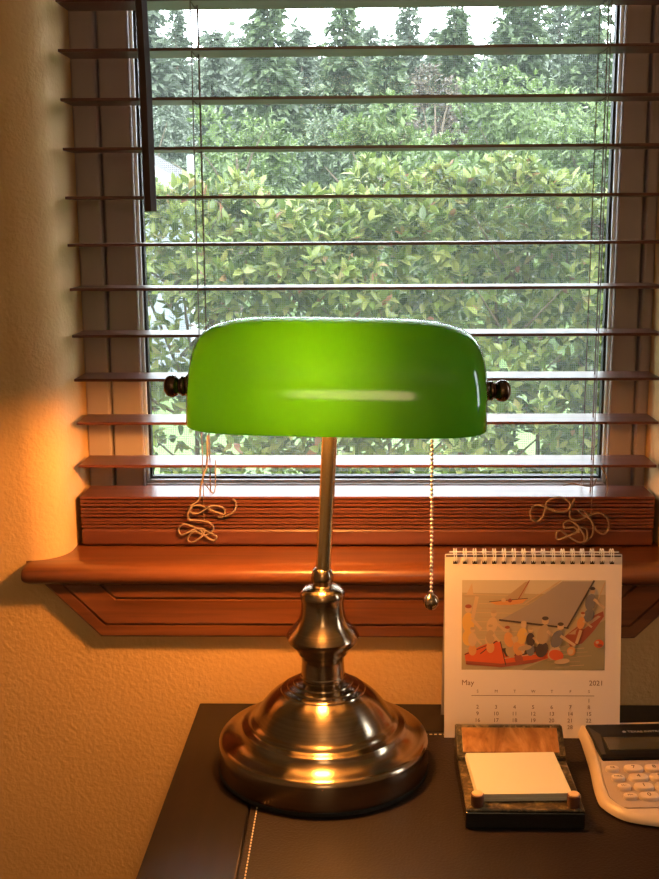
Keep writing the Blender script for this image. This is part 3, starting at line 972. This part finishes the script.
rng = np.random.default_rng(11)
def shoots(tips, sdir, per, L, Wd, spread=.95, back=.5):
    """rosettes of leaves along each shoot"""
    n = len(tips)
    pos, dr, nr, ln, wd = [], [], [], [], []
    sd = sdir / np.linalg.norm(sdir, axis=1)[:, None]
    ref = rng.normal(size=(n, 3)); a = np.cross(sd, ref); a /= np.linalg.norm(a, axis=1)[:, None]
    b_ = np.cross(sd, a)
    ph = rng.random(n) * 6.28
    for k in range(per):
        ang = ph + k * 2.4
        rad = a * np.cos(ang)[:, None] + b_ * np.sin(ang)[:, None]
        f = k / per
        tilt = spread * (.45 + .75 * f)
        d = sd * np.cos(tilt) + rad * np.sin(tilt) + rng.normal(size=(n, 3)) * .18
        p = tips - sd * (f * back * L)[:, None] if isinstance(L, np.ndarray) else tips - sd * (f * back)
        l = rng.uniform(.7, 1.15, n)
        pos.append(p); dr.append(d); nr.append(sd * .8 - rad * .4 + np.array([0, 0, .5]) + rng.normal(size=(n, 3)) * .25)
        ln.append(l * L); wd.append(l * Wd)
    return np.concatenate(pos), np.concatenate(dr), np.concatenate(nr), np.concatenate(ln), np.concatenate(wd)

# hedge
hedge = tag(empty('hedge', (.3, 2.7, -.25)), 'leafy green hedge with some reddish new leaves, just outside the window', 'hedge')
n = 9000
hx = rng.uniform(-1.7, 1.9, n)
top = 1.39 + .05 * np.sin(hx * 5.) + .04 * np.sin(hx * 13 + 1) + .03 * np.sin(hx * 29)
fr_ = rng.random(n) ** 1.6
hz = -.25 + (top + .25) * (1 - rng.random(n) ** 1.5)
lump = .10 * np.sin(hx * 6 + hz * 5) + .08 * np.sin(hz * 9 - hx * 3) + .05 * np.sin(hx * 17 + hz * 11)
hy = 2.45 + lump + fr_ * .6 + np.clip(hz - .95, 0, 1) ** 2 * .9
keep = ~((hx < -.50) & (rng.random(n) < .45 * (hx > -.75)))
tips = np.stack([hx, hy, hz], 1)[keep]
m_ = len(tips)
sd = np.stack([rng.normal(0, .55, m_), -1.0 + rng.normal(0, .45, m_) + fr_[keep] * .9, .55 + rng.normal(0, .45, m_)], 1)
topn = tips[:, 2] > 1.18
sd[topn] += np.array([0, .3, .9])
me = leaves_mesh('foliage', *shoots(tips - np.array([.3, 2.7, -.25]), sd, 7, .050, .0225, 1.05, .042))
link('foliage', me, M['hedge_leaf'], hedge)
for k in range(16):
    bm = bmesh.new()
    x0 = -1.5 + k * .21 + random.uniform(-.05, .05)
    tx = x0 + random.uniform(-.35, .35)
    tube(bm, spline([(x0, 2.95, -.26), ((x0 + tx) / 2 + .05, 2.85, .45), (tx, 2.72 + random.uniform(-.1, .1), 1.15)], 5), lambda t: .014 * (1 - .75 * t), 6)
    for q in range(4):
        z = .35 + .22 * q
        sx = x0 + (tx - x0) * (z / 1.4)
        e = random.choice((-1, 1))
        tube(bm, [(sx, 2.84, z), (sx + e * .12, 2.66, z + .12), (sx + e * .22, 2.52, z + .26)], lambda t: .006 * (1 - .7 * t), 5)
    obj('branch', bm, M['bark'], hedge)

# trees beyond the hedge
def conifer(x, y, h, r, mt, label, lean=0, dens=1.):
    t = tag(empty('conifer_tree', (x, y, -.25)), label, 'tree', 'conifers beyond the hedge')
    bm = bmesh.new()
    tube(bm, [(0, 0, 0), (lean * .5, 0, h * .5), (lean, 0, h * .97)], lambda q: .16 * (1 - .93 * q) * h / 8, 8)
    obj('trunk', bm, M['bark'], t, local=True)
    P, Dd = [], []
    levels = int(34 * dens)
    for i in range(levels):
        f = (i + .5) / levels
        z = h * (.08 + .92 * f)
        rad = r * (1 - f) ** .8 * random.uniform(.75, 1.15) + .12
        nb = max(4, int(11 * (1 - f) + 4))
        for k in range(nb):
            a = random.uniform(0, 2 * PI)
            L_ = rad * random.uniform(.65, 1.15)
            steps = max(3, int(L_ / .105))
            for s in range(steps):
                q = (s + random.random()) / steps
                bx, by = math.cos(a) * L_ * q, math.sin(a) * L_ * q
                bz = z + .10 * q * L_ - .38 * L_ * q * q
                for w_ in range(6):
                    P.append((bx + lean * f + random.gauss(0, .05), by + random.gauss(0, .05), bz + random.gauss(0, .05)))
                    e = a + random.gauss(0, .9)
                    Dd.append((math.cos(e), math.sin(e), random.gauss(-.25, .45)))
    P, Dd = np.array(P), np.array(Dd)
    n = len(P)
    l = rng.uniform(.16, .36, n)
    me = spray_mesh('foliage', P, Dd, np.array([0, 0, 1.]) + rng.normal(size=(n, 3)) * .6, l, l * .45)
    link('foliage', me, mt, t)
    return t

def leafy(name, x, y, h, r, mt, label, n=5200, leaf=.10, group='leafy trees beyond the hedge', squash=1., z0=.15):
    t = tag(empty(name, (x, y, -.25)), label, 'tree' if 'tree' in name else 'shrub', group)
    bm = bmesh.new()
    tube(bm, [(0, 0, 0), (.05, 0, h * .45), (0, .05, h * .8)], lambda q: .07 * (1 - .8 * q), 7)
    for k in range(6):
        a = k * 1.05
        tube(bm, [(.03, 0, h * (.25 + .06 * k)), (math.cos(a) * r * .4, math.sin(a) * r * .4, h * (.45 + .06 * k)), (math.cos(a) * r * .7, math.sin(a) * r * .7, h * (.55 + .06 * k))], lambda q: .03 * (1 - .8 * q), 5)
    obj('trunk', bm, M['bark'], t, local=True)
    # lumps of leaves
    nl = 26
    cs = []
    for k in range(nl):
        f = random.random()
        a = random.uniform(0, 2 * PI)
        zz = z0 + (1 - z0) * f
        rr_ = r * math.sqrt(max(.05, 1 - (abs(f - .38) / .64) ** 2)) * random.uniform(.3, .85)
        cs.append((math.cos(a) * rr_, math.sin(a) * rr_, zz * h * .92, r * random.uniform(.22, .42)))
    cs.append((0, 0, h * .5, r * .6))
    tips, sd = [], []
    for i in range(n // 5):
        c = random.choice(cs)
        v = Vector((random.gauss(0, 1), random.gauss(0, 1), random.gauss(0.1, 1))).normalized()
        q = c[3] * random.uniform(.7, 1.05)
        tips.append((c[0] + v.x * q, c[1] + v.y * q, c[2] + v.z * q * squash))
        sd.append((v.x, v.y, v.z + .35))
    me = leaves_mesh('foliage', *shoots(np.array(tips), np.array(sd), 5, leaf, leaf * .5, 1.1, leaf))
    link('foliage', me, mt, t)
    return t

def at(px, Y):   # rough X of a photo column at depth Y
    return (px - 354) / 1130. * (Y + 1.138) * 1.0
def zt_(py, Y): return 1.26 + (220 - py) / 1130. * (Y + 1.138)
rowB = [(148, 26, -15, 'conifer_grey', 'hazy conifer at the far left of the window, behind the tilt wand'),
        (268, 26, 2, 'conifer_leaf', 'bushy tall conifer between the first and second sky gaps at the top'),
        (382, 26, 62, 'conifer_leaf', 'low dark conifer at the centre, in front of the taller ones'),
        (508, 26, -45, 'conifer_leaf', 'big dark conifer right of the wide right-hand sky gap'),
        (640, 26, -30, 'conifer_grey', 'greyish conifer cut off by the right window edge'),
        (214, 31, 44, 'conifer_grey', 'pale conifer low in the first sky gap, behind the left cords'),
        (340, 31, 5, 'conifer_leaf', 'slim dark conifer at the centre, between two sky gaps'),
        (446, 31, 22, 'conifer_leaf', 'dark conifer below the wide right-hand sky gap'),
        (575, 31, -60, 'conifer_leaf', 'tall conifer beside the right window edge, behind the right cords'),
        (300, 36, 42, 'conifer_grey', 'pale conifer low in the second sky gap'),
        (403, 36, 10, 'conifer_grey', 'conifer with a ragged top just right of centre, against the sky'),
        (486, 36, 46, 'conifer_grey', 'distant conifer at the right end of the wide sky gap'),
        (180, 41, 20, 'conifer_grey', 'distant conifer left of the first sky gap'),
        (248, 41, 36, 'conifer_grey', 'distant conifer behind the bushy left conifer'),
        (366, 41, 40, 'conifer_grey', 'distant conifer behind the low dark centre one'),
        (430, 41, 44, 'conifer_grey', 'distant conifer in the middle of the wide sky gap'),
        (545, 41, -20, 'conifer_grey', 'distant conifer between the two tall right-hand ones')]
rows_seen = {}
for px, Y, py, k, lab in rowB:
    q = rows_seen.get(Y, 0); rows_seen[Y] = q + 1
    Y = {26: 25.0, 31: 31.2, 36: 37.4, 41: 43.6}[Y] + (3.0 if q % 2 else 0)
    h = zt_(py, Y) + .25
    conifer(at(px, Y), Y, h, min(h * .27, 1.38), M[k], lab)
# the hazy wood far behind, one mass
n = 42000
fx = rng.uniform(-13, 13, n); fy = rng.uniform(50, 56, n)
ftop = 8.6 + .55 * np.sin(fx * 1.9) + .45 * np.sin(fx * 4.3 + 1) + .35 * np.sin(fx * 8.7)
fz = -.2 + (ftop + .2) * rng.random(n) ** .8
me = spray_mesh('distant_forest', np.stack([fx, fy, fz], 1), np.stack([rng.normal(size=n), rng.normal(size=n), rng.normal(-.3, .4, n)], 1), np.array([0, 0, 1.]) + rng.normal(size=(n, 3)) * .7, rng.uniform(.3, .65, n), rng.uniform(.16, .32, n))
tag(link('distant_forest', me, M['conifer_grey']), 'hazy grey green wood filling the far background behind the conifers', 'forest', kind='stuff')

for name, px, Y, py, r, k, lab, n_, lf in [
        ('leafy_tree', 372, 13, 106, .9, 'green_leaf', 'small bright green pointed tree near the centre, above the hedge', 5200, .11),
        ('leafy_tree', 500, 17.5, 92, 1.7, 'green_leaf', 'wide light green tree right of centre, above the hedge', 9000, .12),
        ('leafy_tree', 580, 12.5, 104, 1.2, 'green_leaf', 'light green tree beside the right window edge', 7000, .11),
        ('leafy_tree', 235, 17.5, 108, 1.5, 'green_leaf', 'mid green tree left of centre, above the hedge', 7000, .12),
        ('leafy_tree', 310, 21.5, 116, 1.4, 'conifer_leaf', 'dark leafy tree between the left and centre bright trees', 6500, .12),
        ('leafy_tree', 152, 21.5, 100, 1.3, 'conifer_grey', 'grey green tree beside the tilt wand, behind the shed', 6500, .12),
        ('leafy_tree', 428, 21.5, 66, .8, 'pink_leaf', 'dull pinkish tree just right of centre, against the conifers', 4200, .12),
        ('leafy_tree', 410, 15.3, 130, .5, 'pink_leaf', 'small brownish shrub like tree right of the bright pointed tree', 2600, .09),
        ('leafy_tree', 440, 10.8, 142, .8, 'green_leaf', 'low green tree just above the hedge, right of the brownish one', 5200, .10)]:
    h = zt_(py, Y) + .25
    leafy(name, at(px, Y), Y, h, r, M[k], lab, n_, lf)

# shed behind the hedge on the left, white post beside it
shed = tag(empty('garden_shed', (-2.35, 9.5, -.25)), 'pale shed with dark roof and white fascia, far left behind the hedge', 'shed')
bm = bmesh.new()
prism(bm, [(-3.4, -.25), (-1.72, -.25), (-1.72, 1.56), (-3.0, 2.25), (-3.4, 2.05)], 'y', 9.2, 11.5)
obj('wall', bm, M['shed_wall'], shed)
bm = bmesh.new()
prism(bm, [(-1.50, 1.47), (-3.0, 2.33), (-3.7, 1.93), (-3.7, 1.99), (-3.0, 2.41), (-1.46, 1.53)], 'y', 8.9, 11.7)
obj('roof', bm, M['shed_roof'], shed)
bm = bmesh.new()
prism(bm, [(-1.47, 1.44), (-3.0, 2.30), (-3.0, 2.42), (-1.43, 1.54)], 'y', 8.84, 8.9)
obj('fascia', bm, M['white_paint'], shed)
tag(obj('garden_post', new_box(-1.435, -1.375, 8.55, 8.61, -.25, 1.80, .01), M['white_paint']), 'white square post standing right of the shed roof, behind the hedge', 'post')

# ------------------------------------------------------------------ room light, daylight, camera
cl = tag(empty('pendant_lamp', (.06, -2.3, 2.45)), 'lit drum pendant lamp hanging in the room behind the viewpoint', 'pendant lamp')
bm = bmesh.new(); lathe(bm, [(.06, -.001), (.06, -.02), (.006, -.025), (.006, -.72), (.03, -.725)], .06, -2.3, 2.45, 40); obj('stem', bm, M['bronze'], cl, smooth=40)
bm = bmesh.new(); lathe(bm, [(.0, -.97), (.235, -.97), (.24, -.965), (.24, -.745), (.235, -.74), (.02, -.73), (.0, -.73)], .06, -2.3, 2.45, 48); obj('drum_shade', bm, M['diffuser'], cl, smooth=40)
tch = tag(empty('fill_floor_lamp', (1.2, -2.2, 0)), 'unseen uplighter floor lamp added behind the viewpoint as warm room fill', 'lamp')  # added lamp, out of view: its ceiling bounce lifts the warm room fill
bm = bmesh.new(); lathe(bm, [(.14, .0005), (.14, .02), (.03, .035), (.012, .05), (.012, 1.74), (.02, 1.75)], 1.2, -2.2, 0, 40); obj('stand', bm, M['bronze'], tch, smooth=35)
bm = bmesh.new(); lathe(bm, [(.02, 1.75), (.10, 1.775), (.165, 1.83), (.17, 1.835), (.16, 1.835), (.098, 1.785), (.0, 1.765)], 1.2, -2.2, 0, 48); obj('bowl', bm, M['bronze'], tch, smooth=35)
pl_ = bpy.data.lights.new('fill_uplight', 'POINT'); pl_.energy = 5; pl_.color = (1, .66, .46); pl_.shadow_soft_size = .04
po = bpy.data.objects.new('fill_uplight', pl_); COL.objects.link(po); po.location = (1.2, -2.2, 1.83)

wd = bpy.data.worlds.new('overcast'); scene.world = wd; wd.use_nodes = True
bg = wd.node_tree.nodes['Background']
bg.inputs['Color'].default_value = (.86, .93, 1.0, 1); bg.inputs['Strength'].default_value = 11.5
sun = bpy.data.lights.new('soft_sun', 'SUN'); sun.energy = 4.0; sun.angle = R(50); sun.color = (1, .96, .88)
so = bpy.data.objects.new('soft_sun', sun); COL.objects.link(so); so.rotation_euler = (R(38), R(18), 0)

cam = bpy.data.cameras.new('camera'); co_ = bpy.data.objects.new('camera', cam); COL.objects.link(co_)
cam.sensor_fit = 'VERTICAL'; cam.sensor_height = 24; cam.lens = 24 * 1130 / 879
cam.clip_start = .02; cam.clip_end = 300
co_.matrix_world = Matrix.Translation((0, -1.138, 1.26)) @ Matrix.Rotation(R(1.5), 4, 'Z') @ Matrix.Rotation(R(79), 4, 'X') @ Matrix.Rotation(R(-.35), 4, 'Z')
scene.camera = co_

scene.view_settings.view_transform = 'Standard'
scene.view_settings.look = 'None'
scene.view_settings.exposure = 0
scene.view_settings.gamma = 1
scene.view_settings.use_curve_mapping = False
scene.cycles.use_denoising = True
scene.cycles.max_bounces = 10
scene.cycles.transparent_max_bounces = 12
scene.cycles.sample_clamp_indirect = 6
